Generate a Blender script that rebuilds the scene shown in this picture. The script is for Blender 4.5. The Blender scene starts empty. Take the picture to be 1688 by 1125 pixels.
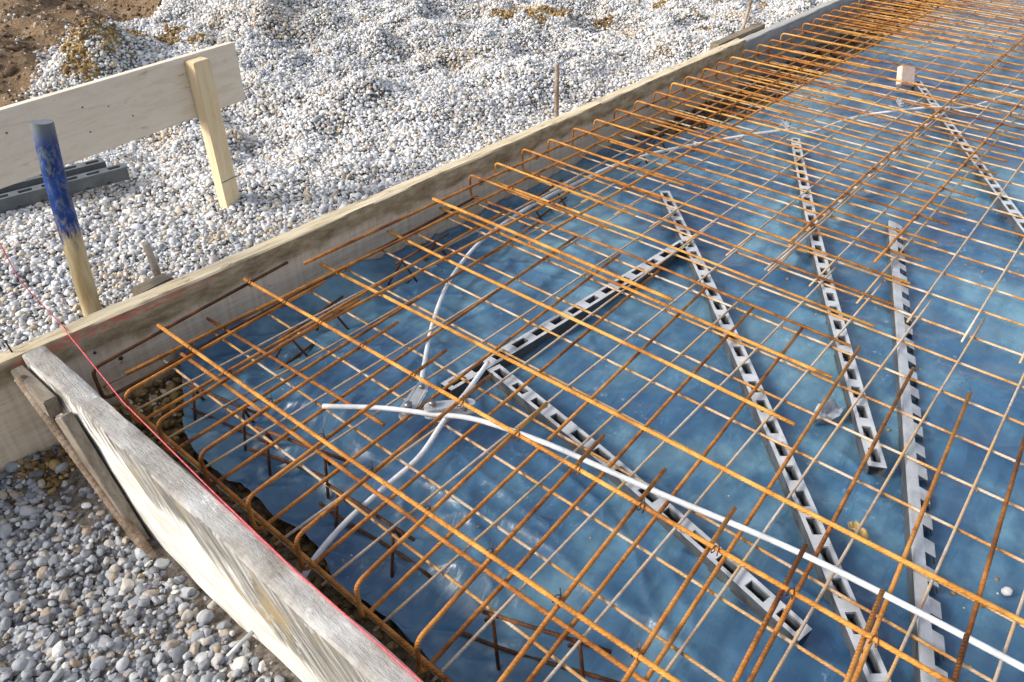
import bpy, math, random
import numpy as np
from mathutils import Vector, Matrix
random.seed(7)
rng = np.random.default_rng(11)
C = bpy.context.scene.collection
SC = bpy.context.scene
R = math.radians

# ------------------------------------------------------------------ camera, sky, sun, exposure
cam_d = bpy.data.cameras.new('camera'); cam = bpy.data.objects.new('camera', cam_d); C.objects.link(cam)
cam.location = (-0.4025, -1.8140, 1.2530)
cam.rotation_euler = (0.93629, -0.01718, -0.87197)
cam_d.sensor_width = 36; cam_d.lens = 26.336; cam_d.clip_start = 0.02; cam_d.clip_end = 500
SC.camera = cam
SUN_DIR = Vector((-0.64, 0.46, 0.50)).normalized()
w = bpy.data.worlds.new('World'); SC.world = w; w.use_nodes = True
nt = w.node_tree; sky = nt.nodes.new('ShaderNodeTexSky'); sky.sky_type = 'NISHITA'; sky.sun_disc = False
sky.sun_elevation = math.asin(SUN_DIR.z); sky.sun_rotation = math.atan2(SUN_DIR.x, SUN_DIR.y)
sky.air_density = 1.0; sky.dust_density = 3.0; sky.ozone_density = 1.0
bg = nt.nodes['Background']; bg.inputs['Strength'].default_value = 0.145
thin = nt.nodes.new('ShaderNodeHueSaturation'); thin.inputs['Saturation'].default_value = 0.62   # thin white cloud veil
nt.links.new(sky.outputs[0], thin.inputs['Color']); nt.links.new(thin.outputs[0], bg.inputs[0])
sun_d = bpy.data.lights.new('sun', 'SUN'); sun_d.energy = 1.7; sun_d.angle = R(14); sun_d.color = (1, 0.95, 0.87)
sun = bpy.data.objects.new('sun', sun_d); C.objects.link(sun)
sun.rotation_euler = SUN_DIR.to_track_quat('Z', 'Y').to_euler()
SC.view_settings.view_transform = 'Standard'; SC.view_settings.look = 'None'
SC.view_settings.exposure = 0.78; SC.view_settings.gamma = 1.0

# ------------------------------------------------------------------ numpy noise
def _hash(ix, iy, seed):
    n = (ix.astype(np.int64) * 374761393 + iy.astype(np.int64) * 668265263 + seed * 1442695041) & 0x7fffffff
    n = ((n ^ (n >> 13)) * 1274126177) & 0x7fffffff
    n = n ^ (n >> 16)
    return (n & 0xffff) / 65535.0
def vnoise(x, y, seed=0):
    x = np.asarray(x, float); y = np.asarray(y, float)
    ix = np.floor(x); iy = np.floor(y); fx = x - ix; fy = y - iy
    fx = fx * fx * fx * (fx * (fx * 6 - 15) + 10); fy = fy * fy * fy * (fy * (fy * 6 - 15) + 10)
    a = _hash(ix, iy, seed); b = _hash(ix + 1, iy, seed); c = _hash(ix, iy + 1, seed); d = _hash(ix + 1, iy + 1, seed)
    return (a + (b - a) * fx) * (1 - fy) + (c + (d - c) * fx) * fy - 0.5
def fbm(x, y, seed=0, o=4):
    s = 0; a = 1.0
    for k in range(o):
        s = s + a * vnoise(x * 2 ** k + 17.3 * k, y * 2 ** k - 9.1 * k, seed + k); a *= 0.5
    return s
def smooth(a, b, x):
    t = np.clip((np.asarray(x, float) - a) / (b - a), 0, 1); return t * t * (3 - 2 * t)

# ------------------------------------------------------------------ object helpers
def tag(o, label=None, cat=None, group=None, kind=None):
    if label: o['label'] = label
    if cat: o['category'] = cat
    if group: o['group'] = group
    if kind: o['kind'] = kind
    return o
def link(name, me, mat, parent=None, smoothed=True):
    o = bpy.data.objects.new(name, me); C.objects.link(o)
    if mat: me.materials.append(mat)
    if smoothed: me.polygons.foreach_set('use_smooth', [True] * len(me.polygons))
    if parent: o.parent = parent
    return o
def empty(name, loc=(0, 0, 0)):
    o = bpy.data.objects.new(name, None); C.objects.link(o); o.location = loc; o.empty_display_size = 0.05
    return o
def mesh(name, v, f):
    me = bpy.data.meshes.new(name); me.from_pydata([tuple(map(float, p)) for p in v], [], f); me.update(); return me
def grid_mesh(name, P):
    n, m = P.shape[:2]
    me = bpy.data.meshes.new(name)
    idx = np.arange(n * m).reshape(n, m)
    q = np.stack([idx[:-1, :-1], idx[1:, :-1], idx[1:, 1:], idx[:-1, 1:]], -1).reshape(-1, 4)
    me.vertices.add(n * m); me.vertices.foreach_set('co', P.reshape(-1).astype(np.float32))
    me.loops.add(q.size); me.loops.foreach_set('vertex_index', q.reshape(-1).astype(np.int32))
    me.polygons.add(len(q)); me.polygons.foreach_set('loop_start', np.arange(0, q.size, 4, dtype=np.int32))
    me.update(calc_edges=True); return me
def round_path(pts, rad, seg=6):
    pts = [Vector(p) for p in pts]
    if rad <= 0 or len(pts) < 3: return pts
    out = [pts[0]]
    for a, b, c in zip(pts[:-2], pts[1:-1], pts[2:]):
        u = (a - b); v = (c - b); r = min(rad, u.length * 0.49, v.length * 0.49)
        p, q = b + u.normalized() * r, b + v.normalized() * r
        for k in range(seg + 1):
            t = k / seg; out.append(p * (1 - t) ** 2 + b * 2 * t * (1 - t) + q * t * t)
    out.append(pts[-1]); return out
def catmull(pts, n=8):
    pts = [Vector(p) for p in pts]; P = [pts[0] * 2 - pts[1]] + pts + [pts[-1] * 2 - pts[-2]]; out = []
    for i in range(1, len(P) - 2):
        for k in range(n):
            t = k / n; a, b, c, d = P[i - 1:i + 3]
            out.append(0.5 * ((2 * b) + (c - a) * t + (2 * a - 5 * b + 4 * c - d) * t * t + (3 * b - a - 3 * c + d) * t ** 3))
    out.append(pts[-1]); return out
def tube_data(path, r, sides=8, off=0):
    path = [Vector(p) for p in path]; V = []; F = []
    n = len(path); up = None
    for i, p in enumerate(path):
        t = (path[min(i + 1, n - 1)] - path[max(i - 1, 0)]).normalized()
        if up is None:
            up = Vector((0, 0, 1)) if abs(t.z) < 0.9 else Vector((1, 0, 0))
        a = t.cross(up).normalized(); up = a.cross(t).normalized()
        rr = r[i] if hasattr(r, '__len__') else r
        for k in range(sides):
            g = 2 * math.pi * k / sides
            V.append(p + (a * math.cos(g) + up * math.sin(g)) * rr)
    for i in range(n - 1):
        for k in range(sides):
            k2 = (k + 1) % sides
            F.append((off + i * sides + k, off + i * sides + k2, off + (i + 1) * sides + k2, off + (i + 1) * sides + k))
    F.append(tuple(off + k for k in range(sides))[::-1]); F.append(tuple(off + (n - 1) * sides + k for k in range(sides)))
    return V, F
def tube(name, path, r, mat, parent=None, sides=8, sub=0):
    if sub:
        q = [Vector(path[0])]
        for a, b in zip(path[:-1], path[1:]):
            a, b = Vector(a), Vector(b)
            for k in range(1, sub + 1): q.append(a.lerp(b, k / sub))
        path = q
    V, F = tube_data(path, r, sides)
    return link(name, mesh(name, V, F), mat, parent)
def bent(a, b, amp, n=10):
    """a nearly straight bar, a little bowed, as real steel is"""
    a, b = Vector(a), Vector(b); s1, s2 = random.uniform(-1, 1), random.uniform(-1, 1); out = []
    for k in range(n + 1):
        t = k / n; p = a.lerp(b, t)
        d = (b - a).normalized(); side = Vector((-d.y, d.x, 0))
        p = p + side * amp * (s1 * math.sin(math.pi * t) + 0.5 * s2 * math.sin(2 * math.pi * t)); out.append(p)
    return out
def box_data(c, s, bev=0.0, rot=None):
    import bmesh
    bm = bmesh.new(); bmesh.ops.create_cube(bm, size=1.0)
    bmesh.ops.scale(bm, vec=s, verts=bm.verts)
    if bev > 0: bmesh.ops.bevel(bm, geom=bm.edges[:], offset=bev, segments=2, affect='EDGES')
    if rot is not None: bmesh.ops.transform(bm, matrix=rot.to_4x4(), verts=bm.verts)
    bmesh.ops.translate(bm, vec=c, verts=bm.verts)
    return bm
def box(name, c, s, mat, parent=None, bev=0.002, rot=None):
    bm = box_data(c, s, bev, rot); me = bpy.data.meshes.new(name); bm.to_mesh(me); bm.free()
    return link(name, me, mat, parent, smoothed=False)

# ------------------------------------------------------------------ materials
class M:
    def __init__(s, name):
        s.m = bpy.data.materials.new(name); s.m.use_nodes = True; s.t = s.m.node_tree; s.N = s.t.nodes
        s.b = s.N['Principled BSDF']; s.co = s.N.new('ShaderNodeTexCoord')
    def link(s, a, b): s.t.links.new(a, b)
    def map(s, scale=(1, 1, 1), rot=(0, 0, 0), loc=(0, 0, 0), out='Object'):
        n = s.N.new('ShaderNodeMapping'); n.inputs['Scale'].default_value = scale; n.inputs['Rotation'].default_value = rot
        n.inputs['Location'].default_value = loc; s.link(s.co.outputs[out], n.inputs[0]); return n.outputs[0]
    def noise(s, vec, scale, detail=4, rough=0.55, dist=0.0):
        n = s.N.new('ShaderNodeTexNoise'); n.inputs['Scale'].default_value = scale; n.inputs['Detail'].default_value = detail
        n.inputs['Roughness'].default_value = rough; n.inputs['Distortion'].default_value = dist
        if vec: s.link(vec, n.inputs['Vector'])
        return n.outputs['Fac']
    def ramp(s, fac, stops):
        n = s.N.new('ShaderNodeValToRGB'); e = n.color_ramp.elements
        e[0].position, e[0].color = stops[0][0], (*stops[0][1], 1)
        e[1].position, e[1].color = stops[1][0], (*stops[1][1], 1)
        for p, c in stops[2:]: k = e.new(p); k.color = (*c, 1)
        s.link(fac, n.inputs[0]); return n.outputs[0]
    def step(s, fac, a, b):
        n = s.N.new('ShaderNodeMapRange'); n.interpolation_type = 'SMOOTHSTEP'
        n.inputs[1].default_value = a; n.inputs[2].default_value = b; s.link(fac, n.inputs[0]); return n.outputs[0]
    def math(s, op, a, b=None):
        n = s.N.new('ShaderNodeMath'); n.operation = op
        for i, x in enumerate((a, b)):
            if x is None: continue
            if isinstance(x, (int, float)): n.inputs[i].default_value = x
            else: s.link(x, n.inputs[i])
        return n.outputs[0]
    def mix(s, fac, a, b, mode='MIX'):
        n = s.N.new('ShaderNodeMix'); n.data_type = 'RGBA'; n.blend_type = mode
        if isinstance(fac, (int, float)): n.inputs[0].default_value = fac
        else: s.link(fac, n.inputs[0])
        for i, x in ((6, a), (7, b)):
            if isinstance(x, tuple): n.inputs[i].default_value = (*x, 1)
            else: s.link(x, n.inputs[i])
        return n.outputs[2]
    def xyz(s):
        n = s.N.new('ShaderNodeSeparateXYZ'); s.link(s.co.outputs['Object'], n.inputs[0]); return n.outputs
    def rand(s):
        return s.N.new('ShaderNodeObjectInfo').outputs['Random']
    def bump(s, h, dist=0.002, strength=0.6):
        n = s.N.new('ShaderNodeBump'); n.inputs['Distance'].default_value = dist; n.inputs['Strength'].default_value = strength
        s.link(h, n.inputs['Height']); s.link(n.outputs[0], s.b.inputs['Normal'])
    def fin(s, col, rough=0.7, spec=0.3, metal=0.0):
        if isinstance(col, tuple): s.b.inputs['Base Color'].default_value = (*col, 1)
        else: s.link(col, s.b.inputs['Base Color'])
        if isinstance(rough, (int, float)): s.b.inputs['Roughness'].default_value = rough
        else: s.link(rough, s.b.inputs['Roughness'])
        s.b.inputs['Specular IOR Level'].default_value = spec; s.b.inputs['Metallic'].default_value = metal
        return s.m

def rust_mat(name, a, b, c, grey=None):
    k = M(name); v = k.map()
    n1 = k.noise(v, 14, 5, 0.65); n2 = k.noise(v, 160, 3, 0.6)
    f = k.math('ADD', k.math('MULTIPLY', n1, 0.75), k.math('MULTIPLY', n2, 0.3))
    f = k.math('ADD', f, k.math('MULTIPLY', k.math('SUBTRACT', k.rand(), 0.5), 0.14))
    col = k.ramp(f, [(0.36, a), (0.66, c), (0.52, b)])
    col = k.mix(k.math('MULTIPLY', k.step(k.noise(v, 3.2, 4, 0.7), 0.54, 0.66), 0.75), col, a)
    if grey: col = k.mix(k.step(k.noise(v, 7, 4, 0.6), 0.47, 0.62), col, grey)
    X = k.xyz()
    rib = k.math('SINE', k.math('MULTIPLY', k.math('ADD', k.math('ADD', X[0], X[1]), X[2]), 2 * math.pi / 0.0085))
    k.bump(k.math('ADD', n2, k.math('MULTIPLY', rib, 0.35)), 0.0010, 0.8)
    return k.fin(col, 0.72, 0.25)
RUST = rust_mat('rusty_steel', (0.16, 0.055, 0.016), (0.44, 0.170, 0.035), (0.58, 0.27, 0.07))
RUST_Y = rust_mat('fresh_rust_steel', (0.30, 0.115, 0.022), (0.62, 0.275, 0.05), (0.72, 0.40, 0.11))
RUST_D = rust_mat('dark_rust_steel', (0.05, 0.025, 0.014), (0.12, 0.05, 0.022), (0.24, 0.09, 0.03))
WIRE = rust_mat('pale_mesh_steel', (0.34, 0.22, 0.13), (0.48, 0.38, 0.29), (0.60, 0.53, 0.46), grey=(0.56, 0.35, 0.15))

WIRE_O = rust_mat('rusty_mesh_steel', (0.34, 0.15, 0.045), (0.56, 0.29, 0.09), (0.64, 0.42, 0.22), grey=(0.60, 0.48, 0.36))

def wood_mat(name, base, dark, light, grain=(1, 1, 12), scale=6, dirt=0.0, dirtc=(0.1, 0.09, 0.08), rough=0.75):
    k = M(name); v = k.map(grain)
    g = k.noise(v, scale, 5, 0.6, 0.6); g2 = k.noise(k.map(tuple(x * 3 for x in grain)), scale * 3, 3, 0.6)
    f = k.math('ADD', k.math('MULTIPLY', g, 0.7), k.math('MULTIPLY', g2, 0.3))
    col = k.ramp(f, [(0.33, dark), (0.68, light), (0.5, base)])
    if dirt > 0:
        d = k.step(k.noise(k.map(), 5, 6, 0.65), 0.62 - dirt * 0.3, 0.72)
        col = k.mix(k.math('MULTIPLY', d, 0.8), col, dirtc)
    k.bump(g2, 0.002, 0.5)
    return k.fin(col, rough, 0.2), k
PINE, pk_ = wood_mat('fresh_pine', (0.76, 0.67, 0.54), (0.68, 0.56, 0.42), (0.80, 0.72, 0.60), (1.2, 10, 14), 4)
_st = pk_.step(pk_.noise(pk_.map((2.2, 3, 9), rot=(0, 0.55, 0)), 3.2, 4, 0.6, 0.8), 0.63, 0.72)
_old = pk_.b.inputs['Base Color'].links[0].from_socket
pk_.link(pk_.mix(pk_.math('MULTIPLY', _st, 0.6), _old, (0.42, 0.25, 0.13)), pk_.b.inputs['Base Color'])
POST_W, _ = wood_mat('yellow_pine', (0.74, 0.59, 0.37), (0.64, 0.47, 0.27), (0.78, 0.66, 0.46), (12, 12, 1.2), 4)
OLD_W, _ = wood_mat('weathered_timber', (0.26, 0.21, 0.14), (0.15, 0.11, 0.07), (0.36, 0.30, 0.21), (2, 14, 14), 5, 0.4)
PALE_W, _ = wood_mat('pale_offcut', (0.68, 0.52, 0.42), (0.58, 0.40, 0.30), (0.74, 0.62, 0.54), (8, 1, 8), 5)

def long_board_mat(name, grey=False):
    k = M(name); X = k.xyz()
    grain = k.noise(k.map((1.2, 14, 18)), 5, 5, 0.6, 0.4)
    streak = k.noise(k.map((30, 10, 1.2)), 1.6, 4, 0.6)
    low = k.ramp(k.math('ADD', k.math('MULTIPLY', grain, 0.5), k.math('MULTIPLY', streak, 0.5)),
                 [(0.34, (0.50, 0.38, 0.26)), (0.66, (0.80, 0.68, 0.53)), (0.5, (0.68, 0.55, 0.41))])
    st = k.noise(k.map((3, 8, 8)), 3, 6, 0.68)
    upper = k.ramp(st, [(0.35, (0.20, 0.145, 0.08)), (0.66, (0.54, 0.44, 0.30)), (0.5, (0.36, 0.28, 0.17))])
    edge = k.math('ADD', X[2], k.math('MULTIPLY', k.math('SUBTRACT', k.noise(k.map((1, 1, 1)), 7, 4, 0.6), 0.5), 0.11))
    col = k.mix(k.step(edge, 0.045, 0.075), low, upper)
    spots = k.step(k.noise(k.map((9, 9, 9)), 4, 2, 0.5), 0.70, 0.76)
    col = k.mix(k.math('MULTIPLY', spots, 0.7), col, (0.13, 0.07, 0.045))
    top = k.ramp(grain, [(0.33, (0.50, 0.40, 0.24)), (0.68, (0.74, 0.64, 0.46)), (0.5, (0.66, 0.55, 0.37))])
    tn = k.noise(k.map((2, 10, 10)), 4, 5, 0.7)
    top = k.mix(k.step(tn, 0.56, 0.68), top, (0.28, 0.22, 0.13))
    geo = k.N.new('ShaderNodeNewGeometry'); sep = k.N.new('ShaderNodeSeparateXYZ'); k.link(geo.outputs['Normal'], sep.inputs[0])
    if grey:
        gcol = k.ramp(k.noise(k.map((1, 6, 6)), 4, 5, 0.6), [(0.3, (0.24, 0.26, 0.27)), (0.7, (0.40, 0.42, 0.42))])
        col = gcol; top = k.mix(0.5, gcol, (0.55, 0.5, 0.42))
    else:
        # red marking-chalk snapped along the upper inside edge near the corner
        z = k.math('ADD', X[2], k.math('MULTIPLY', X[0], -0.012))
        m = k.math('MULTIPLY', k.step(z, 0.096, 0.106), k.step(z, 0.134, 0.126))
        m = k.math('MULTIPLY', m, k.step(X[0], 0.62, 0.2))
        m = k.math('MULTIPLY', m, k.step(X[0], -0.12, -0.02))
        m = k.math('MULTIPLY', m, k.step(k.noise(k.map((4, 4, 10)), 9, 4, 0.7), 0.40, 0.62))
        col = k.mix(k.math('MULTIPLY', m, 0.85), col, (0.66, 0.14, 0.10))
    col = k.mix(k.step(sep.outputs[2], 0.6, 0.8), col, top)
    k.bump(grain, 0.003, 0.5)
    return k.fin(col, 0.8, 0.2)
LONG_W = long_board_mat('stained_formwork_wood'); LONG_G = long_board_mat('grey_formwork_panel', True)

def short_board_mat():
    k = M('cement_splashed_wood'); X = k.xyz()
    geo = k.N.new('ShaderNodeNewGeometry'); sep = k.N.new('ShaderNodeSeparateXYZ'); k.link(geo.outputs['Normal'], sep.inputs[0])
    # torn fibres run obliquely down the face
    cmb = k.N.new('ShaderNodeCombineXYZ')
    k.link(k.math('MULTIPLY', k.math('SUBTRACT', k.math('MULTIPLY', X[1], 1.0), X[2]), 21.0), cmb.inputs[1])
    k.link(k.math('MULTIPLY', k.math('ADD', X[1], k.math('MULTIPLY', X[2], 1.0)), 2.2), cmb.inputs[2]); k.link(k.math('MULTIPLY', X[0], 12.0), cmb.inputs[0])
    ob = cmb.outputs[0]
    pale = k.ramp(k.noise(k.map((10, 2, 10)), 5, 5, 0.6), [(0.35, (0.60, 0.56, 0.49)), (0.65, (0.76, 0.75, 0.72)), (0.5, (0.70, 0.68, 0.63))])
    big = k.noise(k.map((1, 1, 1)), 3.2, 3, 0.6)
    g = k.noise(ob, 1.0, 6, 0.68, 0.8)
    z = k.math('ADD', X[2], k.math('ADD', k.math('MULTIPLY', k.math('SUBTRACT', g, 0.5), 0.34), k.math('MULTIPLY', k.math('SUBTRACT', big, 0.5), 0.30)))
    z = k.math('ADD', z, k.math('MULTIPLY', k.math('ADD', X[1], 0.62), -0.17)); tear = k.math('MULTIPLY', k.step(z, 0.012, 0.06), 0.92)
    fib = k.ramp(k.noise(ob, 2.0, 7, 0.66, 0.5), [(0.38, (0.085, 0.08, 0.078)), (0.66, (0.50, 0.49, 0.47)), (0.53, (0.25, 0.235, 0.205))])
    moss = k.step(k.noise(k.map(), 7, 4, 0.6), 0.52, 0.64)
    fib = k.mix(k.math('MULTIPLY', moss, 0.7), fib, (0.34, 0.25, 0.10))
    face = k.mix(tear, pale, fib)
    smear = k.math('MULTIPLY', k.step(k.noise(k.map((1, 1, 1)), 11, 6, 0.75), 0.54, 0.64), k.step(big, 0.42, 0.6))
    face = k.mix(k.math('MULTIPLY', smear, 0.75), face, (0.50, 0.50, 0.48))
    cem = k.noise(k.map(), 9, 6, 0.72)
    top = k.ramp(cem, [(0.33, (0.26, 0.235, 0.20)), (0.68, (0.54, 0.53, 0.51)), (0.48, (0.39, 0.37, 0.34))])
    spl = k.step(k.noise(k.map(), 15, 6, 0.75), 0.58, 0.64)
    spl = k.math('MULTIPLY', spl, k.step(k.noise(k.map(), 2.1, 2, 0.5), 0.45, 0.6))
    top = k.mix(spl, top, (0.74, 0.74, 0.73))
    m = k.math('MULTIPLY', k.step(X[0], -0.012, -0.003), k.step(X[1], -0.62, -0.80))
    m = k.math('MULTIPLY', m, k.step(k.noise(k.map((9, 9, 9)), 6, 4, 0.7), 0.36, 0.58))
    top = k.mix(k.math('MULTIPLY', m, 0.7), top, (0.62, 0.16, 0.16))
    col = k.mix(k.step(sep.outputs[2], 0.45, 0.75), face, top)
    k.bump(k.noise(k.map((12, 3, 12)), 10, 5, 0.7), 0.006, 0.7)
    return k.fin(col, 0.85, 0.15)
SHORT_W = short_board_mat()

def film_mat():
    k = M('blue_plastic_film'); v = k.map()
    n = k.noise(v, 1.7, 4, 0.6, 0.5); n2 = k.noise(v, 8, 6, 0.72, 0.3); n3 = k.noise(v, 55, 4, 0.7)
    col = k.ramp(k.math('ADD', k.math('MULTIPLY', n, 0.68), k.math('MULTIPLY', n2, 0.32)),
                 [(0.36, (0.019, 0.066, 0.160)), (0.62, (0.160, 0.310, 0.395)), (0.5, (0.056, 0.148, 0.250))])
    dust = k.step(n3, 0.58, 0.72)
    dust = k.math('MULTIPLY', dust, k.step(k.noise(v, 2.3, 4, 0.6), 0.46, 0.60))
    col = k.mix(k.math('MULTIPLY', dust, 0.55), col, (0.40, 0.46, 0.50))
    crease = k.noise(k.map((1.0, 2.4, 1), rot=(0, 0, 0)), 9, 3, 0.55, 1.0)
    vor = k.N.new('ShaderNodeTexVoronoi'); vor.feature = 'F1'; vor.inputs['Scale'].default_value = 5.5
    wob = k.N.new('ShaderNodeTexNoise'); wob.inputs['Scale'].default_value = 3.0; wob.inputs['Detail'].default_value = 3; k.link(v, wob.inputs['Vector'])
    off = k.N.new('ShaderNodeVectorMath'); off.operation = 'MULTIPLY_ADD'; off.inputs[1].default_value = (0.45, 0.45, 0.2); k.link(wob.outputs['Color'], off.inputs[0]); k.link(v, off.inputs[2])
    k.link(off.outputs[0], vor.inputs['Vector'])
    k.bump(k.math('ADD', k.math('ADD', crease, k.math('MULTIPLY', n3, 0.05)), k.math('MULTIPLY', vor.outputs['Distance'], 1.6)), 0.009, 0.5)
    return k.fin(col, k.math('ADD', 0.21, k.math('MULTIPLY', n, 0.24)), 0.75)
FILM = film_mat()

def ground_mat():
    k = M('earth'); v = k.map()
    n = k.noise(v, 6, 8, 0.7); n2 = k.noise(v, 60, 5, 0.7)
    earth = k.ramp(k.math('ADD', k.math('MULTIPLY', n, 0.5), k.math('MULTIPLY', n2, 0.5)),
                   [(0.34, (0.085, 0.052, 0.03)), (0.66, (0.34, 0.25, 0.16)), (0.5, (0.20, 0.135, 0.08))])
    grit = k.ramp(n2, [(0.35, (0.035, 0.032, 0.03)), (0.65, (0.20, 0.19, 0.18))])
    a = k.N.new('ShaderNodeAttribute'); a.attribute_name = 'soil'
    ya = k.N.new('ShaderNodeAttribute'); ya.attribute_name = 'sand'
    sand = k.ramp(n2, [(0.35, (0.22, 0.13, 0.035)), (0.65, (0.52, 0.38, 0.15))])
    col = k.mix(a.outputs['Fac'], grit, earth); col = k.mix(ya.outputs['Fac'], col, sand)
    k.bump(k.math('ADD', n, k.math('MULTIPLY', n2, 0.5)), 0.02, 0.8)
    return k.fin(col, 0.95, 0.1)
GROUND = ground_mat()

def pebble_mat(name, stops, rough=0.62):
    k = M(name)
    a = k.N.new('ShaderNodeAttribute'); a.attribute_type = 'INSTANCER'; a.attribute_name = 'tone'
    col = k.ramp(a.outputs['Fac'], stops)
    n = k.noise(k.map((1, 1, 1)), 2.5, 5, 0.65)
    col = k.mix(k.math('MULTIPLY', k.step(n, 0.45, 0.75), 0.4), col, (0.30, 0.28, 0.26))
    return k.fin(col, rough, 0.3)
PEB = pebble_mat('washed_river_pebbles', [(0.0, (0.13, 0.135, 0.15)), (1.0, (0.82, 0.82, 0.80)), (0.22, (0.31, 0.32, 0.34)), (0.5, (0.52, 0.53, 0.54)),
                 (0.70, (0.70, 0.70, 0.70)), (0.80, (0.48, 0.38, 0.25)), (0.86, (0.74, 0.72, 0.68))])
PEB_D = pebble_mat('darker_river_pebbles', [(0.0, (0.08, 0.08, 0.085)), (1.0, (0.74, 0.74, 0.74)), (0.22, (0.17, 0.18, 0.20)), (0.5, (0.30, 0.315, 0.34)),
                   (0.70, (0.44, 0.45, 0.46)), (0.78, (0.34, 0.26, 0.18)), (0.85, (0.55, 0.53, 0.49))])  # darker tones than the gravel behind the long board
CLOD = pebble_mat('earth_clods', [(0.0, (0.07, 0.04, 0.02)), (1.0, (0.45, 0.36, 0.26)), (0.4, (0.17, 0.11, 0.06)), (0.75, (0.30, 0.21, 0.13))], 0.95)
SANDY = pebble_mat('ochre_gravel', [(0.0, (0.10, 0.06, 0.02)), (1.0, (0.72, 0.62, 0.45)), (0.4, (0.26, 0.155, 0.05)), (0.8, (0.48, 0.34, 0.14))], 0.8)

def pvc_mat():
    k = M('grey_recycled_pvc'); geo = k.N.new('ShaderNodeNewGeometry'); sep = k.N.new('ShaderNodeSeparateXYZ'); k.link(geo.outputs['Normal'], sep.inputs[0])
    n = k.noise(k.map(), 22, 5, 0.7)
    shaded_side = k.ramp(n, [(0.35, (0.060, 0.066, 0.072)), (0.65, (0.11, 0.118, 0.125))])
    lit_top = k.ramp(n, [(0.33, (0.38, 0.40, 0.42)), (0.67, (0.58, 0.60, 0.62))])
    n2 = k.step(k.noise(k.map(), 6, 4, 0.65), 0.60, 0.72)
    lit_top = k.mix(k.math('MULTIPLY', n2, 0.55), lit_top, (0.20, 0.185, 0.165))
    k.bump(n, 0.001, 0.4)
    return k.fin(k.mix(k.step(sep.outputs[2], 0.55, 0.85), shaded_side, lit_top), 0.5, 0.35)   # shade of the sides painted into the colour, tops kept pale
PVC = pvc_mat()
def simple(name, a, b, scale, rough=0.5, spec=0.4, metal=0.0, bump=0.001):
    k = M(name); n = k.noise(k.map(), scale, 5, 0.65)
    k.bump(n, bump, 0.5)
    return k.fin(k.ramp(n, [(0.35, a), (0.65, b)]), rough, spec, metal)
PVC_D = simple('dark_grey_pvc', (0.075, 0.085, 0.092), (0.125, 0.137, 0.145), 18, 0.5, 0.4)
COND = simple('galvanised_white_conductor', (0.58, 0.59, 0.60), (0.78, 0.78, 0.78), 25, 0.42, 0.5)
ZINC = simple('zinc_plate', (0.40, 0.41, 0.42), (0.58, 0.58, 0.58), 40, 0.42, 0.5, 0.35)
BOLT = simple('dull_bolt_steel', (0.16, 0.16, 0.17), (0.30, 0.30, 0.31), 60, 0.4, 0.5, 0.7)
STRING = simple('red_string', (0.55, 0.06, 0.08), (0.74, 0.17, 0.18), 120, 0.8, 0.2)
PIN = rust_mat('earthy_stake_steel', (0.13, 0.085, 0.055), (0.28, 0.21, 0.15), (0.45, 0.38, 0.30))
NAIL = simple('black_nail', (0.02, 0.02, 0.02), (0.06, 0.05, 0.05), 60, 0.5)
TRASH = simple('clear_plastic_scrap', (0.22, 0.25, 0.29), (0.42, 0.44, 0.47), 30, 0.3, 0.5)
CHIP = simple('ochre_wood_chip', (0.45, 0.30, 0.10), (0.68, 0.52, 0.25), 30, 0.8)
STONE = simple('white_pebble', (0.62, 0.58, 0.56), (0.80, 0.78, 0.76), 20, 0.6)
def stake_mat():
    k = M('blue_painted_handle'); X = k.xyz()
    wood = k.ramp(k.noise(k.map((14, 14, 2)), 4, 5, 0.6), [(0.35, (0.40, 0.29, 0.13)), (0.65, (0.62, 0.50, 0.29))])
    blue = k.ramp(k.noise(k.map(), 30, 4, 0.6), [(0.35, (0.006, 0.026, 0.12)), (0.65, (0.010, 0.060, 0.27))])
    wear = k.step(k.noise(k.map((2, 2, 1), rot=(0.5, 0.6, 0)), 24, 5, 0.75, 0.8), 0.50, 0.58)
    wear = k.math('MAXIMUM', k.math('MULTIPLY', wear, 0.62), k.step(k.math('ADD', X[2], k.math('MULTIPLY', k.math('SUBTRACT', k.noise(k.map((6, 6, 1.5)), 9, 4, 0.7), 0.5), 0.22)), 0.285, 0.245))
    wear = k.math('MAXIMUM', wear, k.math('MULTIPLY', k.step(X[2], 0.50, 0.565), 0.85))
    scuff = k.mix(k.step(X[2], 0.36, 0.26), (0.17, 0.185, 0.17), wood)
    col = k.mix(wear, blue, scuff)
    return k.fin(col, 0.55, 0.35)
STAKE = stake_mat()

# ------------------------------------------------------------------ ground heights
def soil_mask(x, y):                       # bare brown earth beyond the gravel, towards the upper left
    d = y - np.interp(x, [-3, 0.3, 0.75, 1.10, 1.65, 2.4, 3.2, 6.0], [1.5, 1.65, 2.1, 2.62, 3.04, 3.32, 4.3, 7.0]) + 0.16 * fbm(x * 2.0, y * 2.0, 5)
    return smooth(-0.05, 0.12, d)
PATCH = [(1.27, 2.34, 0.20, 0.9), (1.62, 2.52, 0.22, 0.5), (3.70, 1.30, 0.20, 0.5), (3.45, 1.42, 0.12, 0.5), (4.0, 1.05, 0.08, 0.8), (4.35, 0.55, 0.07, 0.9), (4.15, 0.42, 0.08, 0.9), (5.0, 0.45, 0.07, 0.9), (4.6, 1.0, 0.06, 0.6)]
def patch_mask(x, y):
    s = 0; n = 1.5 * fbm(x * 8, y * 8, 21)
    for px, py, r, _ in PATCH:
        d = np.hypot(x - px, (y - py) * 1.3) / r + n; s = np.maximum(s, 1 - smooth(0.75, 1.1, d))
    return s
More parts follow.
